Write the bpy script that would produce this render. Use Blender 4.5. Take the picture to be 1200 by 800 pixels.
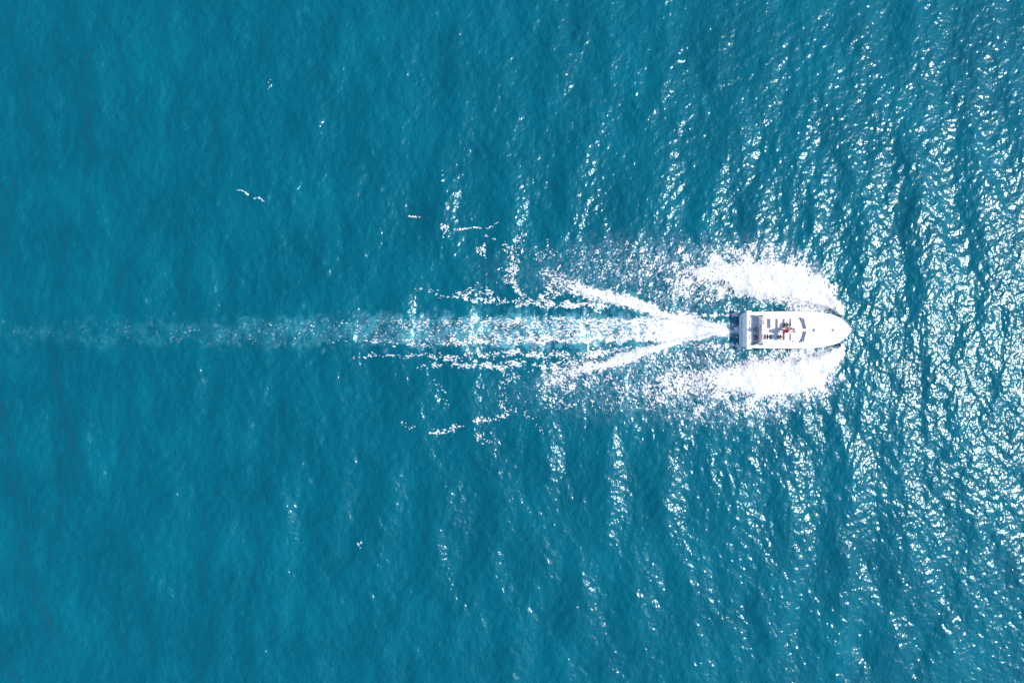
import bpy, bmesh, math, random
import numpy as np
from mathutils import Vector

for o in list(bpy.data.objects):
    bpy.data.objects.remove(o, do_unlink=True)
SC = bpy.context.scene
COL = SC.collection
R = math.radians
random.seed(4)

# ------------------------------------------------------------------ camera, sky, sun, exposure
H = 90.0                       # drone height over the sea (m)
S = 1.5 * H / 1200.0           # metres per photograph pixel at sea level
cam = bpy.data.cameras.new('camera')
cam.sensor_width = 36.0
cam.lens = 24.0
cam.clip_start = 0.5
cam.clip_end = 20000.0
cam_o = bpy.data.objects.new('camera', cam)
COL.objects.link(cam_o)
cam_o.location = (0, 0, H)
cam_o.rotation_euler = (0, 0, 0)
SC.camera = cam_o

SUN_EL, SUN_AZ = 50.0, 0.0     # azimuth measured from +X (ahead of the bow)
w = bpy.data.worlds.new('World')
SC.world = w
w.use_nodes = True
nt = w.node_tree
for n in list(nt.nodes):
    nt.nodes.remove(n)
sky = nt.nodes.new('ShaderNodeTexSky')
sky.sky_type = 'NISHITA'
sky.sun_disc = False
sky.sun_elevation = R(SUN_EL)
sky.sun_rotation = R(90.0 - SUN_AZ)
sky.air_density = 1.0
sky.dust_density = 0.2
sky.ozone_density = 3.0
bg = nt.nodes.new('ShaderNodeBackground')
bg.inputs['Strength'].default_value = 0.15
wo = nt.nodes.new('ShaderNodeOutputWorld')
nt.links.new(sky.outputs[0], bg.inputs[0])
nt.links.new(bg.outputs[0], wo.inputs[0])

sl = bpy.data.lights.new('sun', 'SUN')
sl.energy = 3.6
sl.angle = R(0.53)
sl.color = (1.0, 0.955, 0.89)
so = bpy.data.objects.new('sun', sl)
COL.objects.link(so)
sd = Vector((math.cos(R(SUN_EL)) * math.cos(R(SUN_AZ)), math.cos(R(SUN_EL)) * math.sin(R(SUN_AZ)), math.sin(R(SUN_EL))))
so.rotation_euler = sd.to_track_quat('Z', 'Y').to_euler()
so.location = sd * 200

SC.view_settings.view_transform = 'Standard'
SC.view_settings.look = 'None'
SC.view_settings.exposure = 0.8
SC.view_settings.gamma = 1.0
SC.view_settings.use_curve_mapping = False
SC.cycles.use_denoising = False
SC.cycles.max_bounces = 6
SC.cycles.caustics_reflective = False
SC.cycles.caustics_refractive = False


def P(px, py, z=0.0):
    """photograph pixel seen at height z -> world point"""
    k = S * (1 - z / H)
    return ((px - 600) * k, (400 - py) * k, z)


# ------------------------------------------------------------------ materials
def material(name, base, rough=0.5, var=0.04, scale=4.0, bump=0.0, bscale=30.0, spec=0.5, coat=0.0, metal=0.0):
    m = bpy.data.materials.new(name)
    m.use_nodes = True
    t = m.node_tree
    b = t.nodes['Principled BSDF']
    b.inputs['Roughness'].default_value = rough
    b.inputs['Metallic'].default_value = metal
    b.inputs['Specular IOR Level'].default_value = spec
    b.inputs['Coat Weight'].default_value = coat
    tc = t.nodes.new('ShaderNodeTexCoord')
    nz = t.nodes.new('ShaderNodeTexNoise')
    nz.inputs['Scale'].default_value = scale
    nz.inputs['Detail'].default_value = 5
    t.links.new(tc.outputs['Object'], nz.inputs['Vector'])
    mx = t.nodes.new('ShaderNodeMix')
    mx.data_type = 'RGBA'
    mx.inputs[6].default_value = tuple(max(0, c * (1 - var)) for c in base) + (1,)
    mx.inputs[7].default_value = tuple(min(1, c * (1 + var)) for c in base) + (1,)
    t.links.new(nz.outputs['Fac'], mx.inputs[0])
    t.links.new(mx.outputs[2], b.inputs['Base Color'])
    if bump:
        n2 = t.nodes.new('ShaderNodeTexNoise')
        n2.inputs['Scale'].default_value = bscale
        n2.inputs['Detail'].default_value = 3
        t.links.new(tc.outputs['Object'], n2.inputs['Vector'])
        bp = t.nodes.new('ShaderNodeBump')
        bp.inputs['Distance'].default_value = bump
        t.links.new(n2.outputs['Fac'], bp.inputs['Height'])
        t.links.new(bp.outputs[0], b.inputs['Normal'])
    return m


M = {
    'gelcoat': material('white_gelcoat', (0.78, 0.78, 0.775), 0.35, 0.03, 1.5, spec=0.4, coat=0.2),
    'nonskid': material('nonskid_deck', (0.74, 0.73, 0.71), 0.7, 0.04, 3.0, 0.002, 120),
    'cream': material('cream_deck', (0.72, 0.69, 0.64), 0.7, 0.05, 3.0, 0.002, 120),
    'teakgrey': material('pale_platform', (0.72, 0.72, 0.725), 0.7, 0.06, 6.0, 0.002, 80),
    'vinyl': material('white_vinyl', (0.78, 0.77, 0.75), 0.45, 0.03, 5.0, 0.003, 25),
    'glass': material('tinted_glass', (0.048, 0.05, 0.095), 0.12, 0.15, 3.0, spec=0.6),
    'sideglass': material('dark_side_glass', (0.02, 0.025, 0.035), 0.08, 0.1, 3.0, spec=0.6),
    'hatch': material('smoked_hatch', (0.12, 0.12, 0.13), 0.25, 0.1, 8.0),
    'steel': material('stainless_steel', (0.62, 0.63, 0.65), 0.22, 0.04, 20.0, metal=1.0),
    'rubber': material('dark_rubber', (0.035, 0.04, 0.05), 0.6, 0.1, 10.0),
    'navy': material('navy_tread', (0.025, 0.03, 0.10), 0.7, 0.1, 20.0),
    'black': material('black_plastic', (0.02, 0.018, 0.02), 0.5, 0.1, 20.0),
    'redbrown': material('red_acrylic', (0.32, 0.10, 0.07), 0.25, 0.08, 10.0),
    'buoy': material('orange_red_buoy', (0.62, 0.09, 0.04), 0.5, 0.05, 10.0),
    'brown': material('brown_wood', (0.12, 0.075, 0.06), 0.5, 0.2, 14.0),
    'skin': material('skin', (0.50, 0.29, 0.21), 0.5, 0.06, 12.0, spec=0.3),
    'hair_dark': material('dark_hair', (0.018, 0.012, 0.012), 0.6, 0.2, 40.0),
    'hair_brown': material('brown_hair', (0.06, 0.032, 0.02), 0.6, 0.2, 40.0),
    'cloth_navy': material('navy_cloth', (0.035, 0.03, 0.075), 0.85, 0.1, 20.0, 0.004, 40),
    'cloth_red': material('red_cloth', (0.45, 0.006, 0.03), 0.8, 0.06, 20.0, 0.004, 40),
    'cloth_plum': material('plum_cloth', (0.07, 0.025, 0.055), 0.85, 0.1, 20.0, 0.004, 40),
    'cloth_white': material('white_cloth', (0.72, 0.70, 0.70), 0.85, 0.05, 20.0, 0.004, 40),
    'cloth_grey': material('grey_cloth', (0.10, 0.10, 0.13), 0.85, 0.1, 20.0, 0.004, 40),
    'eye': material('dark_eye', (0.01, 0.01, 0.012), 0.2, 0.05, 20.0),
}

DEEP = (0.0, 0.0755, 0.1065)
FILM = (0.27, 0.36, 0.41)
AERATED = (0.035, 0.215, 0.255)


def sea_material():
    m = bpy.data.materials.new('sea_water')
    m.use_nodes = True
    t = m.node_tree
    L = t.links.new
    for n in list(t.nodes):
        t.nodes.remove(n)
    N = t.nodes.new
    geo = N('ShaderNodeNewGeometry')

    def mix(fac, c0, c1):
        mx = N('ShaderNodeMix')
        mx.data_type = 'RGBA'
        for k, c in ((6, c0), (7, c1)):
            if isinstance(c, tuple):
                mx.inputs[k].default_value = c + (1,)
            else:
                L(c, mx.inputs[k])
        L(fac, mx.inputs[0])
        return mx.outputs[2]
    # slow patches of clearer and greener water
    n0 = N('ShaderNodeTexNoise')
    n0.inputs['Scale'].default_value = 0.09
    n0.inputs['Detail'].default_value = 7
    n0.inputs['Roughness'].default_value = 0.65
    L(geo.outputs['Position'], n0.inputs['Vector'])
    ramp = N('ShaderNodeMapRange')
    ramp.inputs[1].default_value = 0.28
    ramp.inputs[2].default_value = 0.72
    L(n0.outputs['Fac'], ramp.inputs[0])
    col = mix(ramp.outputs[0], (DEEP[0], DEEP[1] * 0.76, DEEP[2] * 0.80), (DEEP[0], DEEP[1] * 1.22, DEEP[2] * 1.20))
    at = N('ShaderNodeAttribute')
    at.attribute_name = 'aeration'
    col = mix(at.outputs['Fac'], col, AERATED)
    at2 = N('ShaderNodeAttribute')
    at2.attribute_name = 'film'
    col = mix(at2.outputs['Fac'], col, FILM)
    # capillary ripples too fine for the mesh
    hs = []
    for sc, st, amp in ((1.5, (1.0, 0.75, 1.0), 0.9), (3.4, (1.0, 0.8, 1.0), 0.42)):
        mp = N('ShaderNodeMapping')
        mp.inputs['Scale'].default_value = st
        mp.inputs['Rotation'].default_value = (0, 0, R(random.uniform(-15, 15)))
        L(geo.outputs['Position'], mp.inputs['Vector'])
        nz = N('ShaderNodeTexNoise')
        nz.inputs['Scale'].default_value = sc
        nz.inputs['Detail'].default_value = 1.0
        L(mp.outputs[0], nz.inputs['Vector'])
        mu = N('ShaderNodeMath')
        mu.operation = 'MULTIPLY'
        mu.inputs[1].default_value = amp
        L(nz.outputs['Fac'], mu.inputs[0])
        hs.append(mu)
    ad = N('ShaderNodeMath')
    L(hs[0].outputs[0], ad.inputs[0])
    L(hs[1].outputs[0], ad.inputs[1])
    bp = N('ShaderNodeBump')
    bp.inputs['Distance'].default_value = 0.11
    L(ad.outputs[0], bp.inputs['Height'])
    # light scattered back from inside the water hardly feels the ripples on top of it
    vm = N('ShaderNodeVectorMath')
    vm.operation = 'MULTIPLY_ADD'
    vm.inputs[1].default_value = (0.95, 0.95, 0.95)
    vm.inputs[2].default_value = (0, 0, 0.05)
    L(bp.outputs[0], vm.inputs[0])
    vn = N('ShaderNodeVectorMath')
    vn.operation = 'NORMALIZE'
    L(vm.outputs[0], vn.inputs[0])
    df = N('ShaderNodeBsdfDiffuse')
    L(col, df.inputs['Color'])
    L(vn.outputs[0], df.inputs['Normal'])
    gl = []
    for r, tint in ((0.205, (0.80, 0.97, 1.0, 1)), (0.48, (0.25, 0.88, 1.0, 1))):
        g = N('ShaderNodeBsdfGlossy')
        g.distribution = 'GGX'
        g.inputs['Roughness'].default_value = r
        g.inputs['Color'].default_value = tint
        L(bp.outputs[0], g.inputs['Normal'])
        gl.append(g)
    mg = N('ShaderNodeMixShader')
    mg.inputs[0].default_value = 0.22
    L(gl[0].outputs[0], mg.inputs[1])
    L(gl[1].outputs[0], mg.inputs[2])
    fr = N('ShaderNodeFresnel')
    fr.inputs['IOR'].default_value = 1.333
    v3 = N('ShaderNodeVectorMath')
    v3.operation = 'MULTIPLY_ADD'
    v3.inputs[1].default_value = (0.3, 0.3, 0.3)
    v3.inputs[2].default_value = (0, 0, 0.7)
    L(geo.outputs['Normal'], v3.inputs[0])
    v4 = N('ShaderNodeVectorMath')
    v4.operation = 'NORMALIZE'
    L(v3.outputs[0], v4.inputs[0])
    L(v4.outputs[0], fr.inputs['Normal'])
    ms = N('ShaderNodeMixShader')
    L(fr.outputs[0], ms.inputs[0])
    L(df.outputs[0], ms.inputs[1])
    L(mg.outputs[0], ms.inputs[2])
    out = N('ShaderNodeOutputMaterial')
    L(ms.outputs[0], out.inputs['Surface'])
    return m


M['sea'] = sea_material()
M['foam'] = material('sea_foam', (0.58, 0.575, 0.57), 0.9, 0.03, 3.0, spec=0.1)


# ------------------------------------------------------------------ mesh helpers
def link_mesh(name, verts, faces, mat, parent=None, smooth=False):
    me = bpy.data.meshes.new(name)
    me.from_pydata([tuple(v) for v in verts], [], [tuple(f) for f in faces])
    me.update()
    if mat:
        me.materials.append(mat)
    o = bpy.data.objects.new(name, me)
    COL.objects.link(o)
    if parent:
        o.parent = parent
    if smooth:
        me.polygons.foreach_set('use_smooth', [True] * len(me.polygons))
    return o


def from_bm(name, bm, mat, parent=None, smooth=False):
    bmesh.ops.recalc_face_normals(bm, faces=bm.faces)
    me = bpy.data.meshes.new(name)
    bm.to_mesh(me)
    bm.free()
    me.materials.append(mat)
    o = bpy.data.objects.new(name, me)
    COL.objects.link(o)
    if parent:
        o.parent = parent
    if smooth:
        me.polygons.foreach_set('use_smooth', [True] * len(me.polygons))
    return o


def bm_box(bm, x0, x1, y0, y1, z0, z1, bev=0.0, seg=2):
    g = bmesh.ops.create_cube(bm, size=1.0)
    vs = g['verts']
    for v in vs:
        v.co = Vector(((x0 + x1) / 2 + v.co.x * (x1 - x0), (y0 + y1) / 2 + v.co.y * (y1 - y0), (z0 + z1) / 2 + v.co.z * (z1 - z0)))
    if bev:
        es = list({e for v in vs for e in v.link_edges})
        bmesh.ops.bevel(bm, geom=es, offset=bev, segments=seg, affect='EDGES', profile=0.6)
    return vs


def box(name, x0, x1, y0, y1, z0, z1, mat, parent, bev=0.02):
    bm = bmesh.new()
    bm_box(bm, x0, x1, y0, y1, z0, z1, bev)
    return from_bm(name, bm, mat, parent)


def bm_tube(bm, pts, rad, seg=8, closed=False, cap=True):
    pts = [Vector(p) for p in pts]
    n = len(pts)
    rs = rad if hasattr(rad, '__len__') else [rad] * n
    rings = []
    up = Vector((0, 0, 1))
    for i, p in enumerate(pts):
        a = pts[(i - 1) % n] if (closed or i > 0) else p
        b = pts[(i + 1) % n] if (closed or i < n - 1) else p
        d = (b - a).normalized()
        s = d.cross(up)
        if s.length < 1e-3:
            s = d.cross(Vector((1, 0, 0)))
        s.normalize()
        t = s.cross(d)
        rings.append([bm.verts.new(p + (s * math.cos(2 * math.pi * k / seg) + t * math.sin(2 * math.pi * k / seg)) * rs[i]) for k in range(seg)])
    for i in range(n if closed else n - 1):
        A, B = rings[i], rings[(i + 1) % n]
        for k in range(seg):
            bm.faces.new((A[k], A[(k + 1) % seg], B[(k + 1) % seg], B[k]))
    if cap and not closed:
        bm.faces.new(rings[0][::-1])
        bm.faces.new(rings[-1])


def tube(name, pts, rad, mat, parent, seg=8, closed=False):
    bm = bmesh.new()
    bm_tube(bm, pts, rad, seg, closed)
    return from_bm(name, bm, mat, parent, True)


def tag(o, label, cat=None, group=None, kind=None):
    o['label'] = label
    if cat:
        o['category'] = cat
    if group:
        o['group'] = group
    if kind:
        o['kind'] = kind
    return o


def empty(name, loc):
    o = bpy.data.objects.new(name, None)
    COL.objects.link(o)
    o.location = loc
    return o


def interp(tab, x):
    return float(np.interp(x, [a for a, b in tab], [b for a, b in tab]))


# ------------------------------------------------------------------ random fields
RNG = np.random.default_rng(11)


def field(ny, nx, d, lam0, lam1, ang=0.0, stretch=1.0, power=0.0, rng=RNG):
    """band of gaussian noise, wavelengths lam0..lam1 m, stretched along ang; unit variance"""
    ky = np.fft.fftfreq(ny, d)[:, None]
    kx = np.fft.rfftfreq(nx, d)[None, :]
    c, s = math.cos(ang), math.sin(ang)
    ka = (kx * c + ky * s) * stretch
    kb = (-kx * s + ky * c)
    k = np.sqrt(ka * ka + kb * kb)
    k[0, 0] = 1e-9
    f = np.exp(-(lam0 * k * 0.8) ** 4) * (1 - np.exp(-(lam1 * k) ** 4)) * k ** power
    f[0, 0] = 0
    w_ = np.fft.rfft2(rng.standard_normal((ny, nx)))
    a = np.fft.irfft2(w_ * f, s=(ny, nx))
    return (a / a.std()).astype(np.float32)


def waves(ny, nx, d, lam0, lam1, direction, spread, slope, rng=RNG):
    """wave band running in one direction, scaled to the given r.m.s. slope"""
    ky = np.fft.fftfreq(ny, d)[:, None]
    kx = np.fft.rfftfreq(nx, d)[None, :]
    k = np.sqrt(kx * kx + ky * ky)
    k[0, 0] = 1e-9
    th = np.arctan2(ky, kx) - direction
    ln = np.log(k * math.sqrt(lam0 * lam1)) / (0.5 * math.log(lam1 / lam0))
    f = np.exp(-ln ** 2 * 0.9) * k ** -2.0 * (np.abs(np.cos(th)) ** spread)
    f[0, 0] = 0
    w_ = np.fft.rfft2(rng.standard_normal((ny, nx))) * f
    h = np.fft.irfft2(w_, s=(ny, nx))
    sx = np.fft.irfft2(w_ * (2j * np.pi * kx), s=(ny, nx))
    sy = np.fft.irfft2(w_ * (2j * np.pi * ky), s=(ny, nx))
    return (h * slope / math.sqrt((sx ** 2 + sy ** 2).mean())).astype(np.float64)


def sstep(a, b, x):
    t = np.clip((x - a) / (b - a), 0, 1)
    return t * t * (3 - 2 * t)


def chain(u, v, pts, soft=0.6):
    """soft thick polyline in photograph pixels: points are (x, y, half width, density)"""
    D = np.zeros_like(u)
    xs = [p[0] for p in pts]
    ys = [p[1] for p in pts]
    mw = max(p[2] for p in pts) * (1 + soft) + 2
    # work only inside the bounding box (u, v are grids)
    U, V = u[0, :], v[:, 0]
    i0, i1 = np.searchsorted(U, min(xs) - mw), np.searchsorted(U, max(xs) + mw)
    j0, j1 = np.searchsorted(V, min(ys) - mw), np.searchsorted(V, max(ys) + mw)
    if i1 <= i0 or j1 <= j0:
        return D
    uu, vv = u[j0:j1, i0:i1], v[j0:j1, i0:i1]
    d = D[j0:j1, i0:i1]
    if len(pts) == 1:
        pts = pts * 2
    for (x0, y0, w0, d0), (x1, y1, w1, d1) in zip(pts[:-1], pts[1:]):
        L2 = (x1 - x0) ** 2 + (y1 - y0) ** 2 + 1e-9
        t = np.clip(((uu - x0) * (x1 - x0) + (vv - y0) * (y1 - y0)) / L2, 0, 1)
        r = np.hypot(uu - x0 - t * (x1 - x0), vv - y0 - t * (y1 - y0)) / (w0 + t * (w1 - w0))
        np.maximum(d, (d0 + t * (d1 - d0)) * (1 - sstep(1 - soft, 1 + soft, r)), out=d)
    return D


# ------------------------------------------------------------------ sea surface
DX = 0.15
NX, NY = 1024, 704
LX, LY = NX * DX, NY * DX
XS0, YS0 = -LX / 2, -LY / 2
WAVE = (waves(NY, NX, DX, 5.2, 11.0, 0.0, 6, 0.085)
        + waves(NY, NX, DX, 2.5, 5.0, 0.10, 2.0, 0.065)
        + waves(NY, NX, DX, 0.9, 2.2, -0.15, 0.3, 0.100)
        + waves(NY, NX, DX, 0.42, 0.85, 0.2, 0.1, 0.105))


def sea_height(x, y):
    """bilinear, periodic look-up"""
    fx = (x - XS0) / DX
    fy = (y - YS0) / DX
    ix, iy = np.floor(fx).astype(int), np.floor(fy).astype(int)
    tx, ty = fx - ix, fy - iy
    a = WAVE[iy % NY, ix % NX]
    b = WAVE[iy % NY, (ix + 1) % NX]
    c = WAVE[(iy + 1) % NY, ix % NX]
    d = WAVE[(iy + 1) % NY, (ix + 1) % NX]
    return (a * (1 - tx) + b * tx) * (1 - ty) + (c * (1 - tx) + d * tx) * ty


# wake drawing, in photograph pixels: (x, y, half width, density)
WASH = [(868, 386.5, 4, .85), (850, 386.5, 5.5, 1), (825, 386.5, 8.5, 1), (800, 386.5, 10.5, .97), (765, 386.5, 11, .8), (735, 386.5, 11.5, .62), (700, 387, 12, .48),
        (640, 387, 12, .36), (580, 387, 12, .27), (500, 387, 11.5, .15), (420, 387, 11, .07), (340, 388, 10, .03), (280, 388, 10, .02), (200, 391, 8, .015)]
AERA = [(868, 387, 14, .5), (850, 387, 13, .7), (760, 387, 18, .9), (640, 387, 18, .9), (560, 387, 17, .75), (480, 387, 16, .48), (400, 387, 15, .27), (320, 388, 14, .20),
        (240, 390, 13, .15), (160, 391, 12, .11), (60, 388, 13, .08), (-60, 386, 15, .05)]
EDGES = [
    [(800, 378, 3, .9), (740, 376, 3, .75), (640, 376, 3.5, .5), (560, 377, 4, .38), (490, 378, 4, .22), (420, 379, 3.5, .10), (340, 379, 3, .04)],
    [(800, 396, 3, .9), (740, 397, 3, .78), (640, 399, 3.5, .58), (560, 400, 4, .46), (480, 400, 3.5, .32), (420, 399, 3.5, .15), (350, 401, 3, .07), (270, 401, 3, .06)],
]
ARMS = [
    [(846, 383.5, 2.5, 1), (815, 377, 4, 1), (793, 371.5, 4.5, 1), (772, 367, 5, 1), (755, 361, 6, 1), (740, 355, 6.5, 1), (713, 348, 6, .95), (691, 342.5, 5.5, .85), (668, 334, 7, .6), (650, 328, 8, .4), (640, 322, 8, .25)],
    [(846, 390, 2.5, 1), (815, 397, 2.8, 1), (793, 401, 3, 1), (772, 406.5, 4, 1), (750, 414, 5.5, 1), (728, 421, 6, 1), (713, 426, 6, .97), (691, 429, 5.5, .8), (672, 434, 7, .58), (650, 442, 8, .4), (635, 452, 8, .25)],
]
ROWS = [
    [(712, 357, 3, .6), (690, 357, 3.5, .75), (660, 357, 4, .8), (645, 354, 4, .8), (635, 346, 4, .75)],
    [(640, 340, 5, .5), (670, 341, 5, .5), (700, 350, 5, .6)],
    [(634, 356, 4, .55), (622, 355, 4, .6), (600, 352, 3.5, .35), (585, 353, 4, .55), (568, 352, 4, .5), (545, 350, 3, .35), (520, 345, 4, .25), (490, 339, 3, .12)],
    [(612, 345, 5, .5), (606, 336, 7, .55), (596, 325, 6, .35), (598, 312, 5, .3)],  # partly foam, partly a cluster of sun glints drawn as white flakes
    [(575, 343, 5, .3), (556, 338, 5, .35), (540, 345, 4, .3)],
    [(735, 409, 3.5, .6), (700, 413, 4, .6), (680, 420, 5, .6), (660, 424, 6, .5)],
    [(665, 415, 4, .55), (625, 415, 4, .5), (600, 414, 4, .6), (580, 415, 4, .6), (555, 416, 3.5, .4), (520, 419, 4, .5), (495, 417, 3, .35), (455, 416, 3, .3), (420, 418, 2, .2), (405, 419, 2, .15)],
    [(655, 428, 6, .5), (620, 428, 4, .5), (592, 427, 4, .55), (560, 429, 4, .5), (535, 427, 4, .45), (514, 428, 3, .3), (485, 431, 2.5, .3)],
    [(640, 438, 8, .45), (655, 446, 9, .4), (672, 452, 9, .3)],
]
FINGERS = [
    [(925, 312, 6, .95), (932, 303, 3, .7), (938, 297, 1.5, .5)], [(880, 308, 6, .9), (868, 298, 4, .7), (862, 291, 2, .4)], [(955, 328, 5, .95), (964, 319, 2.5, .6)],
    [(846, 309, 6, .8), (835, 301, 4, .55), (828, 294, 2, .35)], [(905, 309, 4, .8), (903, 299, 2, .5)], [(973, 338, 3, .9), (981, 331, 1.5, .6)],
    [(918, 462, 5, .9), (927, 474, 2.5, .55)], [(884, 465, 6, .9), (877, 478, 4, .6), (872, 488, 2, .4)], [(960, 449, 5, .95), (970, 460, 2.5, .6)], [(940, 457, 4, .9), (949, 468, 2, .5)],
    [(850, 457, 6, .75), (838, 468, 4, .5)], [(976, 432, 3, .9), (984, 440, 1.5, .6)], [(902, 466, 4, .85), (906, 478, 2, .5)],
]
STERN = [
    [(868, 369, 1.4, .95), (845, 368.5, 1.8, .8), (815, 369, 2.5, .55), (790, 370, 3, .35)],
    [(868, 405, 1.4, .95), (845, 405, 1.8, .8), (815, 404, 2.5, .5), (795, 403, 3, .35)],
    [(866, 373, 1.0, .5), (852, 378, 1.6, .5)],
    [(866, 396, 1.0, .5), (852, 392, 1.6, .5)],
]
BOW = [
    [(984, 368, 4, 1), (977, 358, 8, 1), (967, 349, 13, 1), (954, 342, 17, 1), (941, 336, 20, 1), (916, 330, 22, 1), (890, 328, 21, 1), (866, 325, 18, .97), (845, 320, 12, .92), (822, 321, 9, .85), (803, 327, 10, .6), (790, 336, 10, .4)],
    [(984, 406, 4, 1), (976, 415, 9, 1), (966, 426, 14, 1), (953, 434, 18, 1), (932, 440, 19, 1), (912, 443, 22, 1), (888, 444, 22, 1), (864, 443, 16, .94), (840, 446, 13, .8), (812, 448, 12, .58), (780, 449, 14, .4)],
]
VEIL = [
    [(982, 366, 4, 1.2), (965, 360, 5, 1.2), (938, 358, 5, 1.0), (920, 358, 4, .6)],
    [(982, 408, 4, 1.2), (965, 414, 6, 1.2), (935, 416, 7, 1.1), (905, 417, 6, .8)],
    [(952, 358, 9, .55), (925, 358, 7, .4)],
    [(960, 326, 8, .6), (930, 306, 12, .5), (895, 296, 16, .42), (860, 298, 15, .5), (820, 306, 18, .42), (780, 312, 24, .4), (740, 312, 26, .34), (700, 312, 24, .26), (660, 314, 20, .16), (620, 316, 18, .08), (570, 318, 16, .03)],
    [(850, 338, 10, .62), (820, 343, 13, .55), (790, 345, 14, .45), (770, 345, 10, .35)],
    [(880, 357, 5, .2), (850, 360, 6, .25), (800, 362, 5, .25)],
    [(958, 418, 8, .6), (925, 415, 8, .55), (900, 417, 6, .4)],
    [(975, 445, 8, .6), (950, 458, 11, .5), (920, 470, 13, .45), (890, 478, 17, .45), (860, 474, 18, .45), (820, 468, 24, .44), (780, 455, 30, .42), (740, 448, 28, .35), (700, 452, 26, .26), (660, 456, 22, .16), (620, 460, 20, .08), (570, 462, 18, .03)],
    [(840, 428, 14, .45), (800, 425, 15, .45), (770, 425, 15, .42), (735, 430, 12, .4)],
    [(880, 412, 4, .3), (850, 411, 5, .4), (820, 411, 6, .35)],
]
SLIVERS = [
    [(276, 222.6, .6, 1), (284, 223.2, .9, 1), (291, 228, 1.1, 1)], [(297.5, 233, .8, 1), (303, 231.5, 1.4, 1), (310.5, 237, .6, 1)],
    [(537, 269, 1.5, 1), (542, 268.5, 1.6, 1), (548, 267.5, .7, 1), (556, 266, 1.0, 1), (564, 267, .6, .9)],
    [(478, 253, .8, 1), (486, 253.5, 1.2, 1), (493, 254.5, .6, .9)], [(503, 507, .9, 1), (512, 508, 1.4, 1), (522, 507, 1.2, 1), (528, 504, .7, .9)],
    [(419, 636, .9, 1), (423, 642, .5, .9)], [(561, 491, .8, .9), (571, 494, .9, 1), (578, 491, .7, .9)],
]
PATCHES = [
    [(517, 265, 3, .9), (523, 267, 3, .9), (518, 275, 1.5, .6)],
    [(556, 290, 3, .7), (562, 292, 4, .75), (567, 297, 2.5, .6)], 
    [(564, 276, 1.2, .6), (577, 281, 1.0, .6)], [(572, 271, 1.2, .6), (580, 263, 1.3, .7)], [(604, 288, 3, .5), (617, 275, 3, .45)],
    [(590, 284, 4, .45), (600, 295, 5, .45), (607, 310, 4, .5), (596, 322, 6, .4)], [(640, 285, 6, .4), (645, 296, 6, .35), (630, 300, 5, .3)],
    [(520, 200, 2, .3), (521, 212, 2.5, .35)], [(523, 248, 3, .5), (521, 258, 2, .4)],  # column of white flecks, partly painted sun glints
    [(503, 506, 1.2, .5), (512, 508, 1.8, .85), (524, 506, 2, .8), (535, 501, 3, .8), (543, 496, 1.5, .7)], [(556, 494, 2, .7), (563, 488, 2, .7), (575, 493, 1.5, .6), (590, 487, 2, .8), (603, 481, 1.5, .6)],
    [(511, 450, 3, .3), (518, 462, 5, .4), (524, 475, 3, .3)], [(589, 465, 6, .35), (593, 486, 6, .4)], [(472, 490, 1.2, .4), (481, 502, 1.5, .5)],  # first chain: glint cluster on the ripples, painted as white flecks
    [(614, 484, 2, .5), (624, 490, 2, .55)], [(632, 497, 2, .6), (638, 507, 1.5, .5)], [(560, 506, 1.5, .7), (570, 517, 1.5, .6)],
    [(598, 442, 8, .35), (586, 450, 6, .4)], [(636, 462, 8, .35), (650, 470, 10, .35), (668, 475, 7, .3)],
    [(420, 637, 1.4, .7), (423, 642, .8, .5)], [(320, 95, 1.5, .4), (323, 98, 1.2, .5), (311, 105, .8, .4)],
]


def wake_fields(u, v, jx, jy):
    """densities at photograph pixels u, v (grids) with positions jittered by jx, jy"""
    out = {}
    out['bow'] = np.maximum(chain(u, v, [(p[0], p[1], p[2] * 1.08, p[3]) for p in BOW[0]], .35), chain(u, v, [(p[0], p[1], p[2] * 1.05, p[3]) for p in BOW[1]], .35))
    out['finger'] = np.zeros_like(u)
    for c in FINGERS:
        out['finger'] = np.maximum(out['finger'], chain(u, v, c, .7))
    out['arm'] = np.maximum(chain(u, v, ARMS[0], .35), chain(u, v, ARMS[1], .35))
    d = chain(u, v, WASH, .45)
    for c in EDGES:
        d = np.maximum(d, chain(u, v, c, .8))
    out['wash'] = d
    d = np.zeros_like(u)
    for c in ROWS:
        d = np.maximum(d, chain(u, v, [(p[0], p[1], p[2] * .85, p[3]) for p in c], .7))
    for c in STERN:
        d = np.maximum(d, chain(u, v, c, .5))
    out['row'] = d
    d = np.zeros_like(u)
    for c in VEIL:
        d = np.maximum(d, chain(u, v, c, .75))
    out['veil'] = d
    d = np.zeros_like(u)
    for c in PATCHES:
        d = np.maximum(d, chain(u, v, c, .5))
    out['patch'] = d
    d = np.zeros_like(u)
    for c in SLIVERS:
        d = np.maximum(d, chain(u, v, c, .35))
    out['sliver'] = d
    return out


def grid_mesh(name, X, Y, Z, mat, attr=None):
    ny, nx = Z.shape
    n = nx * ny
    co = np.empty((n, 3), np.float32)
    co[:, 0] = np.broadcast_to(X[None, :], (ny, nx)).ravel()
    co[:, 1] = np.broadcast_to(Y[:, None], (ny, nx)).ravel()
    co[:, 2] = Z.ravel()
    idx = np.arange(n, dtype=np.int32).reshape(ny, nx)
    q = np.stack([idx[:-1, :-1], idx[:-1, 1:], idx[1:, 1:], idx[1:, :-1]], -1).reshape(-1, 4)
    return raw_mesh(name, co, q, mat, attr)


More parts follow.
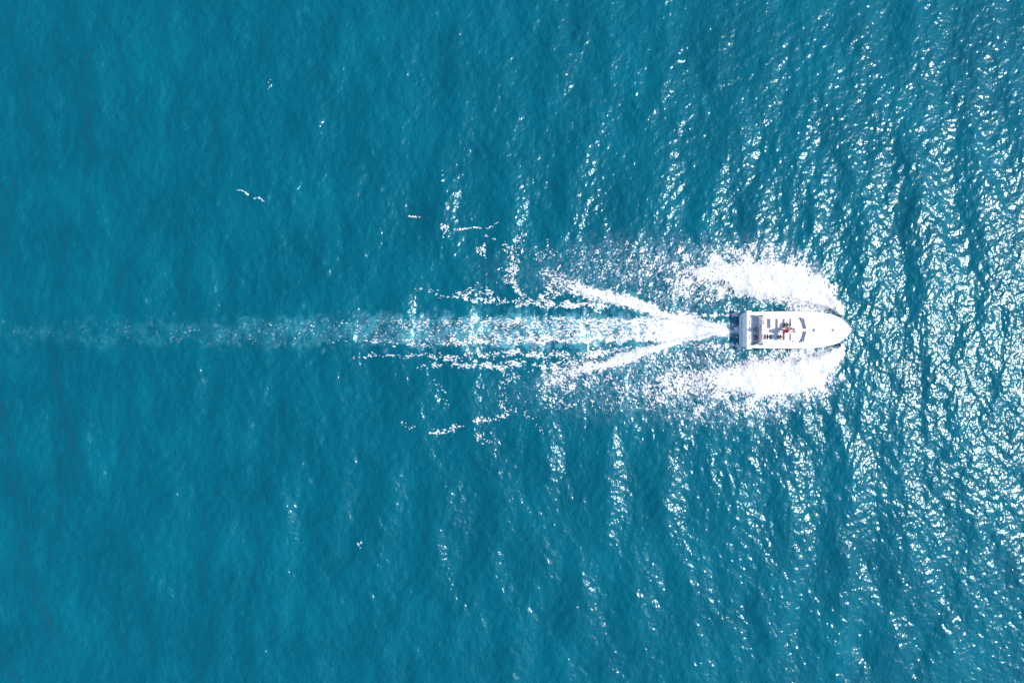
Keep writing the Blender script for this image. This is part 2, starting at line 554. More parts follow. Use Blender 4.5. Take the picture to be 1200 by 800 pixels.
def raw_mesh(name, co, q, mat, attr=None, smooth=True):
    me = bpy.data.meshes.new(name)
    me.vertices.add(len(co))
    me.vertices.foreach_set('co', np.ascontiguousarray(co, np.float32).ravel())
    m_, k = q.shape
    me.loops.add(m_ * k)
    me.loops.foreach_set('vertex_index', np.ascontiguousarray(q, np.int32).ravel())
    me.polygons.add(m_)
    me.polygons.foreach_set('loop_start', np.arange(0, m_ * k, k, dtype=np.int32))
    me.polygons.foreach_set('use_smooth', np.full(m_, smooth, bool))
    me.update(calc_edges=True)
    if attr:
        for an, av in attr.items():
            a = me.attributes.new(an, 'FLOAT', 'POINT')
            a.data.foreach_set('value', np.ascontiguousarray(av, np.float32).ravel())
    me.materials.append(mat)
    o = bpy.data.objects.new(name, me)
    COL.objects.link(o)
    return o


def sea_axis(n, x0):
    fine = x0 + DX * np.arange(n)
    step, out, p = DX * 1.15, [], fine[-1]
    while p < 6000:
        p += step
        out.append(p)
        step *= 1.16
    out = np.array(out)
    return np.concatenate([(fine[0] - (out - fine[-1]))[::-1], fine, out])


# the bow wave and the two stern waves stand up out of the sea
_wu = (XS0 + DX * np.arange(NX)) / S + 600
_wv = 400 - (YS0 + DX * np.arange(NY)) / S
_wu, _wv = np.meshgrid(_wu, _wv[::-1])
_h = 0.50 * sstep(.3, 1., np.maximum(chain(_wu, _wv, BOW[0], .6), chain(_wu, _wv, BOW[1], .6)))
_h = np.maximum(_h, 0.16 * sstep(.3, 1., np.maximum(chain(_wu, _wv, ARMS[0], .7), chain(_wu, _wv, ARMS[1], .7))))
WAVE = WAVE + _h[::-1]

AX, AY = sea_axis(NX, XS0), sea_axis(NY, YS0)
gx, gy = np.meshgrid(AX, AY)
fade = np.exp(-np.maximum(0, np.abs(gx) - LX / 2) / 14.0) * np.exp(-np.maximum(0, np.abs(gy) - LY / 2) / 14.0)
SU, SV = gx / S + 600, 400 - gy / S
wob = field(*SU.shape, DX, 1.2, 8.0)
aer = chain(SU[::-1], SV[::-1], AERA, .7)[::-1]
for c, k in ((ARMS[0], .45), (ARMS[1], .45), (EDGES[1], .4)):
    aer = np.maximum(aer, chain(SU[::-1], SV[::-1], [(p[0], p[1], p[2] * 1.5, p[3] * k) for p in c], .7)[::-1])
aer = np.clip(aer * (0.95 + 0.4 * wob + 0.35 * field(*SU.shape, DX, 0.35, 1.2)), 0, 1)
film = np.zeros_like(aer)
for c in VEIL:
    film = np.maximum(film, chain(SU[::-1], SV[::-1], [(p[0], p[1], p[2] * 1.1, p[3] * .75) for p in c], .8)[::-1])
for c in BOW:
    film = np.maximum(film, chain(SU[::-1], SV[::-1], [(p[0], p[1], p[2] * 1.1, p[3] * .8) for p in c], .5)[::-1])
for c in [WASH] + EDGES:
    film = np.maximum(film, chain(SU[::-1], SV[::-1], [(p[0], p[1], p[2] * 1.05, p[3] * .85) for p in c], .8)[::-1])
fil_n = 0.6 * field(*SU.shape, DX, 0.35, 1.2) + 0.55 * np.where(SV < 387, field(*SU.shape, DX, 0.5, 3.0, R(58), 2.6), field(*SU.shape, DX, 0.5, 3.0, R(-60), 2.6))
_ny, _nx = film.shape
_i = np.clip(np.arange(_nx)[None, :] + (2.2 * wob + 3.0 * field(_ny, _nx, DX, 2.5, 9.0)).astype(int), 0, _nx - 1)
_j = np.clip(np.arange(_ny)[:, None] + (2.4 * field(_ny, _nx, DX, 1.0, 6.0) + 2.6 * field(_ny, _nx, DX, 2.5, 9.0)).astype(int), 0, _ny - 1)
film, aer = film[_j, _i], aer[_j, _i]
film = np.clip(film * (0.48 + 0.65 * fil_n), 0, 1)
# threads of old foam winding through the long tail of the wash
_r = np.exp(-(field(_ny, _nx, DX, 0.7, 3.0) / 0.22) ** 2) * sstep(-0.4, 0.9, field(_ny, _nx, DX, 2.0, 9.0, 0.0, 0.5))
film = np.maximum(film, np.clip(1.7 * sstep(0.02, 0.5, aer), 0, 0.5) * _r)
aer = np.clip(aer * (0.85 + 0.55 * field(_ny, _nx, DX, 2.0, 8.0)), 0, 1)
# the hull presses the sea flat where it planes
sea = grid_mesh('sea', AX, AY, sea_height(gx, gy) * fade, M['sea'], {'aeration': aer, 'film': film})
tag(sea, 'teal blue open sea covered in wind ripples and sun glitter', kind='structure')

# ------------------------------------------------------------------ foam: real flakes of foam lying on the water, a few drawn for sun glints
FD = 0.062
U0, U1, V0, V1 = 120.0, 1004.0, 240.0, 520.0


def foam_region(u0, u1, v0, v1, name, label, keys, seed, extra=None, fd=FD):
    x0, x1 = (u0 - 600) * S, (u1 - 600) * S
    y1, y0 = (400 - v0) * S, (400 - v1) * S
    nx, ny = int((x1 - x0) / fd), int((y1 - y0) / fd)
    X = x0 + fd * np.arange(nx)
    Y = y1 - fd * np.arange(ny)          # top row first, so v grows with the row
    gx, gy = np.meshgrid(X, Y)
    rng = np.random.default_rng(seed)
    j1 = field(ny, nx, fd, 0.5, 3.0, rng=rng)
    j2 = field(ny, nx, fd, 0.5, 3.0, rng=rng)
    u = gx / S + 600
    v = 400 - gy / S
    F = wake_fields(u, v, 0, 0)
    # displace the outlines: look the fields up at jittered cells
    k1, k2 = field(ny, nx, fd, 2.5, 9.0, rng=rng), field(ny, nx, fd, 2.5, 9.0, rng=rng)
    ii = np.clip(np.arange(nx)[None, :] + (j1 * 2.6 + k1 * 4).astype(int), 0, nx - 1)
    jj = np.clip(np.arange(ny)[:, None] + (j2 * 2.2 + k2 * 2.8).astype(int), 0, ny - 1)
    hb, ha = F['bow'], F['arm']
    sliver = F.pop('sliver')
    for k in F:
        F[k] = F[k][jj, ii]
    F['veil'] = F['veil'] * 0.60
    F['patch'] = F['patch'] * 0.7
    F['row'] = F['row'] * 0.88
    up = sstep(-12, 12, 387 - v)
    fine = field(ny, nx, fd, 0.13, 0.5, rng=rng)
    lump = field(ny, nx, fd, 0.4, 1.6, rng=rng)
    big = field(ny, nx, fd, 1.6, 6.0, rng=rng)
    stU = field(ny, nx, fd, 0.16, 0.8, R(62), 3.2, rng=rng)     # rows run downwards: angles mirrored
    # v grows with the row index, so a positive angle leans '\' in the picture
    streak = np.where(up > 0.5, field(ny, nx, fd, 0.15, 0.9, R(-58), 3.0, rng=rng), stU)
    bigst = np.where(up > 0.5, field(ny, nx, fd, 0.8, 4.0, R(-62), 2.6, rng=rng), field(ny, nx, fd, 0.8, 4.0, R(64), 2.6, rng=rng))

    flow = field(ny, nx, fd, 0.15, 0.9, 0.0, 3.5, rng=rng)      # threads drawn out along the track

    def norm(a):
        return a / a.std()
    n_bow = norm(0.55 * lump + 0.5 * fine + 0.5 * streak + 0.3 * big)
    n_arm = norm(0.5 * lump + 0.6 * fine + 0.6 * flow + 0.2 * big)
    n_wash = norm(0.25 * lump + 0.7 * fine + 0.8 * flow + 0.35 * big)
    n_row = norm(0.3 * lump + 0.75 * fine + 0.85 * flow + 0.45 * big)
    n_veil = norm(1.05 * streak + 0.55 * fine + 0.55 * bigst + 0.3 * big)
    n_patch = norm(0.55 * lump + 0.9 * fine)

    def cover(D, n):        # coverage D where n is unit gaussian
        from math import erf
        xs = np.linspace(-3.2, 3.2, 400)
        cdf = np.array([0.5 * (1 + erf(a / math.sqrt(2))) for a in xs])
        thr = np.interp(np.clip(D, 0, 1), cdf, xs)
        thr = np.where(D < 0.012, -9.0, thr)
        thr = np.where(D > 0.985, 9.0, thr)
        return thr - n          # > 0 is foam
    c = np.full((ny, nx), -9.0)
    for key, n in (('bow', n_bow), ('finger', n_bow), ('arm', n_arm), ('wash', n_wash), ('row', n_row), ('veil', n_veil), ('patch', n_patch)):
        if key in keys:
            c = np.maximum(c, cover(F[key], n))
    if 'patch' in keys:
        c = np.maximum(c, cover(sliver * .62, norm(0.9 * fine + 0.5 * lump)))
    keep = np.ones((ny, nx), bool)
    amount = np.clip(c, 0, 2.0) / 2.0
    zz = sea_height(gx, gy) + 0.022
    zz += amount * 0.004
    if 'bow' in keys:
        b = sstep(0.35, 1.0, hb)
        zz += b * np.maximum(0, 0.07 + 0.04 * big + 0.014 * lump + 0.001 * fine)
    a = sstep(0.35, 1.0, ha)
    zz += a * np.maximum(0, 0.04 + 0.02 * big + 0.016 * lump)
    if extra is not None:
        keep &= extra(u, v)
    cc = np.maximum(c, -3)
    cell = (cc[:-1, :-1] + cc[1:, :-1] + cc[:-1, 1:] + cc[1:, 1:] > 0) & keep[:-1, :-1] & keep[1:, 1:]
    idx = np.arange(nx * ny, dtype=np.int64).reshape(ny, nx)
    q = np.stack([idx[1:, :-1], idx[1:, 1:], idx[:-1, 1:], idx[:-1, :-1]], -1)[cell]
    used, inv = np.unique(q, return_inverse=True)
    co = np.stack([gx.ravel()[used], gy.ravel()[used], zz.ravel()[used]], -1)
    co[:, :2] += rng.uniform(-.3, .3, (len(co), 2)) * fd
    o = raw_mesh(name, co, inv.reshape(q.shape), M['foam'])
    tag(o, label, kind='stuff')
    return o


HULL_T = [(190, 152), (240, 158), (330, 160), (500, 163), (690, 165), (780, 162), (850, 153), (910, 141), (960, 127), (1000, 113), (1035, 89), (1069, 61), (1090, 38), (1106, 18), (1121, 0)]


def off_boat(u, v):
    """true outside the boat's waterline"""
    X = (u - 850) * 7.5 * 0.985
    hw = np.interp(X, [125, 190, 600, 780, 900, 980, 1040], [128, 140, 140, 120, 78, 30, 0])
    Y = np.abs((v - 340) * 7.5 - 351)
    return ~((Y < hw) & (X > 118) & (X < 1045))


foam = foam_region(120, 1004, 280, 510, 'wake_foam', 'white foam of the wake and bow wave trailing behind the yacht', ('bow', 'finger', 'arm', 'wash', 'row', 'veil'), 5, off_boat)
caps = foam_region(260, 680, 80, 660, 'whitecap_foam_and_glints', 'small scattered flecks of white foam and painted sun glints beside the wake', ('patch',), 6, None, 0.075)


# spray drops thrown off the crests of the bow wave and the two stern waves
def droplets(name, label, chains, n, rmin, rmax, zlo, zhi, push):
    rng = np.random.default_rng(21)
    octv = np.array([(1, 0, 0), (-1, 0, 0), (0, 1, 0), (0, -1, 0), (0, 0, 1), (0, 0, -1)], float)
    octf = np.array([(0, 2, 4), (2, 1, 4), (1, 3, 4), (3, 0, 4), (2, 0, 5), (1, 2, 5), (3, 1, 5), (0, 3, 5)])
    cs = []
    for pts, side, m in chains:
        seg = np.array([math.hypot(b[0] - a[0], b[1] - a[1]) * (a[2] + b[2]) for a, b in zip(pts[:-1], pts[1:])])
        pick = rng.choice(len(seg), int(n * m), p=seg / seg.sum())
        t = rng.random(len(pick))
        A, B = np.array(pts)[pick], np.array(pts)[pick + 1]
        Pp = A + (B - A) * t[:, None]
        ang = rng.random(len(pick)) * 2 * math.pi
        rr = (0.98 + np.abs(rng.normal(0, push, len(pick)))) * Pp[:, 2]
        uu = Pp[:, 0] + np.cos(ang) * rr
        vv = Pp[:, 1] + np.sin(ang) * rr
        ok = off_boat(uu, vv)
        uu, vv = uu[ok], vv[ok]
        x, y = (uu - 600) * S, (400 - vv) * S
        cs.append(np.stack([x, y, sea_height(x, y) + zlo + rng.random(len(x)) ** 2 * (zhi - zlo)], -1))
    cs = np.concatenate(cs)
    rad = rmin + (rmax - rmin) * rng.random(len(cs)) ** 2.5
    co = (cs[:, None, :] + octv[None] * rad[:, None, None] * np.array([1.5, 1.0, 1.0])).reshape(-1, 3)
    q = (np.arange(len(cs))[:, None, None] * 6 + octf[None]).reshape(-1, 3)
    o = raw_mesh(name, co, q, M['foam'])
    return tag(o, label, kind='stuff')


droplets('bow_spray', 'white spray drops flying off the bow wave on both sides of the hull', [(BOW[0], 1, 1), (BOW[1], -1, 1)], 2200, 0.02, 0.05, 0.06, 0.55, 0.14)
droplets('stern_spray', 'white spray drops along the two stern waves behind the swim platform', [(ARMS[0], 1, 1), (ARMS[1], -1, 1)], 1600, 0.02, 0.05, 0.05, 0.25, 0.22)

# ------------------------------------------------------------------ the yacht
CY = 351.0
k0 = P(850 + 620 / 7.5, 340 + CY / 7.5, 0)
BO = Vector((k0[0], k0[1], 0))


def B(X, Y, z):
    p = P(850 + X / 7.5, 340 + Y / 7.5, z)
    return Vector((p[0] - BO.x, p[1] - BO.y, z))


def bx(X, z):
    return B(X, CY, z).x


def hw(px, z):
    return px / 7.5 * S * (1 - z / H)


yacht = empty('motor_yacht', BO)
tag(yacht, 'white flybridge motor yacht speeding ahead of its foaming wake', 'yacht')

YC = (lambda z: B(600, CY, z).y)


def gun_z(t):
    return 2.0 + 0.30 * t ** 2


def gunwale(X):
    t = (X - 190) / 930.0
    z = gun_z(t)
    return bx(X, z), hw(interp(HULL_T, X), z), z


# hull: lofted sections keel -> chine -> flared topside -> rolled gunwale -> inside
stations = list(np.linspace(190, 900, 26)) + list(np.linspace(925, 1085, 12)) + [1097, 1107, 1114, 1119]
rows_ = []
for X in stations:
    t = (X - 190) / 930.0
    xg, yg, zg = gunwale(X)
    f = max(0.0, (t - 0.45) / 0.55)
    xc = xg - 1.15 * f ** 2.2
    xk = xg - 2.1 * f ** 2.0
    yc = yg * (0.93 - 0.42 * f ** 1.4)
    zc = 0.18 + 0.75 * f ** 2.2
    zk = -0.75 + 0.95 * f ** 3
    xm, ym, zm = (xc * .45 + xg * .55), yc * .42 + yg * .58 - 0.05 * f, zc * .4 + zg * .6
    half = [(xk, 0.0, zk), (xc, yc, zc), (xc, yc + 0.05 * (yg > .1), zc + 0.03), (xm, ym, zm), (xg, yg, zg - 0.10), (xg, max(0, yg - 0.015), zg), (xg, max(0, yg - 0.09), zg), (xg, max(0, yg - 0.11), zg - 0.12)]
    rows_.append(half)
verts, faces = [], []
nh = len(rows_[0])
for half in rows_:
    for s in (1, -1):
        verts += [(x, s * y, z) for x, y, z in half]
for i in range(len(rows_) - 1):
    for s in range(2):
        for j in range(nh - 1):
            a = i * 2 * nh + s * nh + j
            b = a + 2 * nh
            faces.append((a, b, b + 1, a + 1) if s == 1 else (a, a + 1, b + 1, b))
# transom face
tv = [0 * nh + j for j in range(6)] + [nh + j for j in range(5, 0, -1)]
faces.append(tv)
hull = link_mesh('hull', verts, faces, M['gelcoat'], yacht, True)
hull.data.set_sharp_from_angle(angle=R(35))

# rub rails: a dark strake below each gunwale
for s, X0, X1 in ((1, 330, 632), (-1, 232, 692)):
    pts = []
    for X in np.linspace(X0, X1, 16):
        xg, yg, zg = gunwale(X)
        pts.append((xg, s * (yg + 0.022), zg - 0.20))
    tube('rub_rail', pts, 0.06, M['rubber'], yacht, 6)

# foredeck and side decks: cambered sheet from the cockpit bulkhead to the stem
verts, faces = [], []
dx_ = [340] + list(np.linspace(360, 1090, 30)) + [1105]
cols = np.linspace(-1, 1, 13)
for X in dx_:
    xg, yg, zg = gunwale(X)
    for c in cols:
        verts.append((xg, c * max(0.02, yg - 0.105), zg - 0.085 + 0.07 * (1 - c * c)))
for i in range(len(dx_) - 1):
    for j in range(12):
        a = i * 13 + j
        faces.append((a, a + 13, a + 14, a + 1))
deck = link_mesh('deck', verts, faces, M['nonskid'], yacht, True)

# cockpit: sole, side coamings, transom, bench
ZP, ZC, ZT = 0.42, 1.40, 2.0
xt0, xt1 = bx(190, ZT), bx(222, ZT)
xb = bx(340, ZT)
yg_ = gunwale(250)[1]
box('cockpit_sole', xt0 + .1, bx(420, ZC), -yg_ + .3, yg_ - .3, ZC - .08, ZC, M['nonskid'], yacht, 0.01)
box('transom', xt0 - .02, xt1, -yg_ + .06, yg_ - .06, ZP - .3, ZT + .015, M['gelcoat'], yacht, 0.05)
for s in (1, -1):
    y0, y1 = sorted((s * (yg_ - 0.10), s * (yg_ - 0.50)))
    box('cockpit_coaming', xt1 + .004, xb + .3, y0, y1, ZC - .2, ZT - .012, M['gelcoat'], yacht, 0.04)
    q = box('quarter_fairing', xt0 - .05, xt1 + .12, *sorted((s * (yg_ - 0.05), s * (yg_ + 0.16))), ZT - .55, ZT + .05, M['gelcoat'], yacht, 0.08)
bench = box('cockpit_bench', xt1 + .004, xt1 + .38, -yg_ + .504, yg_ - .504, ZC + .004, ZC + .28, M['gelcoat'], yacht, 0.03)
box('cushion', xt1 + .02, xt1 + .37, -yg_ + .53, yg_ - .53, ZC + .284, ZC + .36, M['vinyl'], bench, 0.04)

# swim platform with rounded corners, slats of the platform as planks
bm = bmesh.new()
px0, px1 = bx(125, ZP), xt0 - .02
hwp = hw(143, ZP)
out = []
for i in range(7):
    a = R(90) + R(90) * i / 6
    out.append((px0 + .45 + .45 * math.cos(a), hwp - .45 + .45 * math.sin(a)))
loop = [(px1, hwp)] + out + [(x, -y) for x, y in out[::-1]] + [(px1, -hwp)]
lo = [bm.verts.new((x, y, ZP - .14)) for x, y in loop]
hi = [bm.verts.new((x, y, ZP)) for x, y in loop]
bm.faces.new(lo[::-1])
bm.faces.new(hi)
for i in range(len(loop)):
    j = (i + 1) % len(loop)
    bm.faces.new((lo[i], lo[j], hi[j], hi[i]))
plat = from_bm('swim_platform', bm, M['gelcoat'], yacht)
npl = 7
pw = (px1 - px0 - .12) / npl
for i in range(npl):
    yy = hwp - .12 - (.22 if i == 0 else .08 if i == 1 else 0)
    box('plank', px0 + .07 + i * pw + .006, px0 + .07 + (i + 1) * pw - .006, -yy, yy, ZP + .002, ZP + .018, M['teakgrey'], plat, 0.003)

# deckhouse under the flybridge, raked curved front with two panes
ZF = 2.95
TOPC = [(640, 245), (651, 262), (660, 280), (667, 298), (672, 315), (675, 330), (676.5, 342), (677, 351)]
BOTC = [(661, 238), (677, 252), (690, 270), (700, 288), (706.5, 305), (711, 324), (713.5, 342), (714, 351)]


def mirror(c):
    return c + [(X, 2 * CY - Y) for X, Y in c[-2::-1]]


TOPF, BOTF = mirror(TOPC), mirror(BOTC)
ZW0, ZW1, ZD = 2.50, ZF - .06, 1.95
aft = bx(400, 2.4)
ring0 = [Vector((aft, hw(113, ZD), ZD))] + [B(X, Y, ZW0).xy.to_3d() for X, Y in BOTF] + [Vector((aft, -hw(113, ZD), ZD))]
for v_ in ring0:
    v_.z = ZD
ring1 = [Vector((aft, hw(113, ZW0), ZW0))] + [B(X, Y, ZW0) for X, Y in BOTF] + [Vector((aft, -hw(113, ZW0), ZW0))]
ring2 = [Vector((aft, hw(106, ZW1), ZW1))] + [B(X, Y, ZW1) for X, Y in TOPF] + [Vector((aft, -hw(106, ZW1), ZW1))]
verts = ring0 + ring1 + ring2
n_ = len(ring0)
faces = []
for r in range(2):
    for i in range(n_):
        j = (i + 1) % n_
        faces.append((r * n_ + i, (r + 1) * n_ + i, (r + 1) * n_ + j, r * n_ + j))
faces.append([2 * n_ + i for i in range(n_)])
house = link_mesh('deckhouse', verts, faces, M['gelcoat'], yacht, False)


def pane(name, lo, hi, mat, parent, off=0.02, thick=0.025):
    """curved pane between two polylines, pushed outwards"""
    bm = bmesh.new()
    A, Bv, A2, B2 = [], [], [], []
    m_ = len(lo)
    for i in range(m_):
        a, b = Vector(lo[i]), Vector(hi[i])
        d = Vector(lo[min(i + 1, m_ - 1)]) - Vector(lo[max(i - 1, 0)])
        nrm = d.cross(b - a).normalized()
        if nrm.z < 0:
            nrm = -nrm
        A.append(bm.verts.new(a + nrm * off))
        Bv.append(bm.verts.new(b + nrm * off))
        A2.append(bm.verts.new(a + nrm * (off - thick)))
        B2.append(bm.verts.new(b + nrm * (off - thick)))
    for i in range(m_ - 1):
        bm.faces.new((A[i], A[i + 1], Bv[i + 1], Bv[i]))
        bm.faces.new((A2[i], B2[i], B2[i + 1], A2[i + 1]))
        bm.faces.new((A[i], A2[i], A2[i + 1], A[i + 1]))
        bm.faces.new((Bv[i], Bv[i + 1], B2[i + 1], B2[i]))
    bm.faces.new((A[0], Bv[0], B2[0], A2[0]))
    bm.faces.new((A[-1], A2[-1], B2[-1], Bv[-1]))
    return from_bm(name, bm, mat, parent, False)


for lo_, hi_ in ((BOTC[:-1], TOPC[:-1]), ([(X, 2 * CY - Y) for X, Y in BOTC[:-1]], [(X, 2 * CY - Y) for X, Y in TOPC[:-1]])):
    a = [B(X, Y, ZW0) for X, Y in lo_]
    b = [B(X, Y, ZW1) for X, Y in hi_]
    a2 = [p.lerp(q, 0.03) for p, q in zip(a, b)]
    b2 = [p.lerp(q, 0.985) for p, q in zip(a, b)]
    pane('windscreen_pane', a2, b2, M['glass'], house)
for s in (1, -1):
    for X0, X1 in ((415, 490), (498, 573), (581, 640)):
        l2 = [Vector((bx(X, ZW0), s * hw(113, ZW0), ZW0 + .01)) for X in (X0, X1)]
        h2 = [Vector((bx(X, ZW1), s * hw(107, ZW1), ZW1 - .03)) for X in (X0, X1)]
        pane('side_window', l2, h2, M['sideglass'], house, 0.03, 0.03)
xbk = xa_ = bx(322, ZF) + .03
bk = box('aft_bulkhead', xbk, xbk + .06, -hw(112, 2), hw(112, 2), ZC + .002, ZF - .093, M['gelcoat'], yacht, 0.0)
for s in (1, -1):
    box('side_panel', xbk + .062, aft - .002, *sorted((s * hw(112, 2), s * (hw(112, 2) - .05))), ZC + .002, ZF - .093, M['gelcoat'], bk, 0.0)
dr = box('saloon_door', xbk - .03, xbk - .004, .1, .80, ZC + .05, ZF - .35, M['gelcoat'], bk, 0.01)
box('door_pane', xbk - .035, xbk - .0305, .3, .6, 2.2, ZF - .5, M['hatch'], bk, 0.0)
box('door_handle', xbk - .06, xbk - .032, .16, .20, 1.75, 2.1, M['steel'], bk, 0.005)

# coachroof ahead of the windscreen
verts, faces = [], []
cx = np.linspace(690, 985, 16)
for X in cx:
    t = (X - 690) / 295
    xg, yg, zg = gunwale(X)
    half = hw(np.interp(X, [690, 780, 880, 950, 985], [116, 108, 84, 52, 18]), 2.4)
    hgt = 0.34 * (1 - t) ** 0.8 + 0.012
    for c in np.linspace(-1, 1, 15):
        prof = 1 - abs(c) ** 5
        zd = zg - 0.085 + 0.07 * (1 - (c * half / max(.1, yg)) ** 2)
        verts.append((xg, c * half, zd - .02 + (hgt + .02) * prof))
for i in range(len(cx) - 1):
    for j in range(14):
        a = i * 15 + j
        faces.append((a, a + 15, a + 16, a + 1))
roof = link_mesh('coachroof', verts, faces, M['gelcoat'], yacht, True)


def deck_hatch(X, zt):
    c = B(X, 352, zt)
    fr = box('deck_hatch', c.x - .31, c.x + .31, c.y - .31, c.y + .31, zt - .12, zt + .02, M['gelcoat'], yacht, 0.02)
    box('lens', c.x - .20, c.x + .20, c.y - .225, c.y + .225, zt + .022, zt + .035, M['hatch'], fr, 0.005)


deck_hatch(777, 2.44)
deck_hatch(945, 2.27)

# flybridge floor with the stairwell left open
xa, xf = bx(322, ZF), bx(642, ZF)
hx0, hx1 = bx(337, ZF), bx(409, ZF)
hy0, hy1 = B(400, 432, ZF).y, B(400, 388, ZF).y
hf = hw(112, ZF)
bm = bmesh.new()
for x0, x1, y0, y1 in ((xa, hx0, -hf, hf), (hx1, xf, -hf, hf), (hx0, hx1, hy1, hf), (hx0, hx1, -hf, hy0)):
    bm_box(bm, x0, x1, y0, y1, ZF - .09, ZF)
fly = from_bm('flybridge_floor', bm, M['cream'], yacht)
# stairs down to the cockpit
for i in range(4):
    x1 = bx(400 - i * 16.5, ZF)
    z1 = ZF - .07 - .20 * i
    x0 = x1 - .26
    st = box('stair_tread', x0 - .02, x1, hy0 + .03, hy1 - .03, z1 - .05, z1, M['gelcoat'], yacht, 0.006)
    box('tread_pad', x0 + .08, x1 - .01, hy0 + .05, hy1 - .05, z1 + .002, z1 + .012, M['navy'], st, 0.002)
for yy in (hy0 + .012, hy1 - .012):
    bm = bmesh.new()
    vs = [bm.verts.new(p) for p in ((hx1, yy - .012, ZF - .1), (hx1, yy + .012, ZF - .1), (hx0 + .05, yy + .012, ZF - .82), (hx0 + .05, yy - .012, ZF - .82),
                                    (hx1 - .01, yy - .012, ZF - .32), (hx1 - .01, yy + .012, ZF - .32), (hx0 + .06, yy + .012, ZF - 1.0), (hx0 + .06, yy - .012, ZF - 1.0))]
    for f in ((0, 1, 2, 3), (4, 7, 6, 5), (0, 4, 5, 1), (3, 2, 6, 7), (1, 5, 6, 2), (0, 3, 7, 4)):
        bm.faces.new([vs[i] for i in f])
    from_bm('stair_stringer', bm, M['gelcoat'], yacht)

# flybridge coamings and forward cowl
for s in (1, -1):
    verts, faces = [], []
    Xs = np.linspace(328, 640, 20)
    for X in Xs:
        zt = ZF + 0.08 + 0.34 * sstep(328, 430, X) * (1 - 0.95 * sstep(585, 640, X))
        x = bx(X, ZF)
        yo, yi = hw(124, ZF), hw(108, ZF)
        prof = [(yo + .06, ZF - .12), (yo + .05, ZF + .02), (yo - .02, zt - .03), (yo - .06, zt), (yi + .05, zt), (yi + .02, zt - .03), (yi, ZF + .002)]
        verts += [(x, s * y, z) for y, z in prof]
    for i in range(len(Xs) - 1):
        for j in range(7):
            a, b = i * 7 + j, i * 7 + (j + 1) % 7
            faces.append((a, b, b + 7, a + 7))
    faces += [list(range(7)), list(range((len(Xs) - 1) * 7, len(Xs) * 7))]
    c_ = link_mesh('flybridge_coaming', verts, faces, M['gelcoat'], yacht, False)
    bm = bmesh.new()
    bm.from_mesh(c_.data)
    bmesh.ops.recalc_face_normals(bm, faces=bm.faces)
    bm.to_mesh(c_.data)
    bm.free()
inner = mirror([(592, 247), (598, 262), (603, 280), (606, 298), (608, 315), (609, 330), (609.5, 342), (609.5, 351)])
verts, faces = [], []
nn = len(inner)
zi = ZF + .15
for k, (zz, mixf) in enumerate(((ZF + .004, 0.0), (zi, 0.12), (zi + .02, 0.25), (ZF + .13, 0.5), (ZF + .07, 0.82), (ZF + .0, 1.0))):
    for (Xi, Yi), (Xo, Yo) in zip(inner, TOPF):
        X, Y = Xi + (Xo - 2 - Xi) * mixf, Yi + (Yo - Yi) * mixf
        verts.append(B(X, Y, zz))
for k in range(5):
    for i in range(nn - 1):
        a = k * nn + i
        faces.append((a, a + nn, a + nn + 1, a + 1))
cowl = link_mesh('helm_cowl', verts, faces, M['gelcoat'], yacht, True)
cowl.data.set_sharp_from_angle(angle=R(40))
# low tinted windscreen on the cowl and the helm
p0, p1 = B(606, 318, ZF + .25), B(606, 372, ZF + .25)
scr = box('helm_screen', p0.x - .02, p0.x + .02, p1.y, p0.y, ZF + .10, ZF + .27, M['redbrown'], yacht, 0.006)
hc = box('helm_console', bx(592, ZF) - .10, bx(603, ZF), B(600, 366, ZF).y, B(600, 322, ZF).y, ZF + .01, ZF + .13, M['gelcoat'], yacht, 0.03)
ctr = Vector((bx(590, ZF + .5) - .06, B(600, 345, ZF).y, ZF + .26))
tube('steering_wheel', [(ctr.x - .06 * math.sin(a), ctr.y + .17 * math.cos(a), ctr.z + .16 * math.sin(a)) for a in np.linspace(0, 2 * math.pi, 17)[:-1]], 0.014, M['rubber'], yacht, 6, True)


def bench_seat(X, Ya, Yb, mat=M['vinyl']):
    """forward facing bench; X is the foot of the backrest in the zoomed photograph"""
    x = bx(X, ZF)
    y0, y1 = B(X, Yb, ZF).y, B(X, Ya, ZF).y
    b = box('bench', x + .04, x + .50, y0 + .04, y1 - .04, ZF + .004, ZF + .16, M['gelcoat'], yacht, 0.02)
    bm = bmesh.new()
    bm_box(bm, x + .06, x + .56, y0, y1, ZF + .164, ZF + .24, .03, 3)
    from_bm('seat_cushion', bm, mat, b, True)
    bm = bmesh.new()
    vs = bm_box(bm, x - .07, x + .05, y0, y1, ZF + .16, ZF + .40)
    for v_ in vs:
        if v_.co.z > ZF + .3:
            v_.co.x -= .03
    bmesh.ops.bevel(bm, geom=list(bm.edges), offset=.035, segments=3, affect='EDGES')
    from_bm('backrest', bm, mat, b, True)
    return b


for X in (392, 456, 516, 572):
    bench_seat(X, 250, 334)
for X, a, b in ((456, 367, 440), (516, 367, 440), (572, 380, 440)):
    bench_seat(X, a, b)

# aft rail of the flybridge with stanchions
ra = []
xr, zr = xa + .06, ZF + .62
yr = hw(104, ZF)
for yy in (yr, yr * .5, 0, -yr * .36, -yr):
    tube('rail_post', [(xr, yy, ZF), (xr, yy, zr)], .016, M['steel'], yacht, 6)
tube('aft_rail', [(xr, yr, zr), (xr, 0, zr), (xr, -yr, zr)], .02, M['steel'], yacht, 8)
tube('aft_rail', [(xr, yr, ZF + .33), (xr, 0, ZF + .33), (xr, -yr, ZF + .33)], .012, M['steel'], yacht, 6)
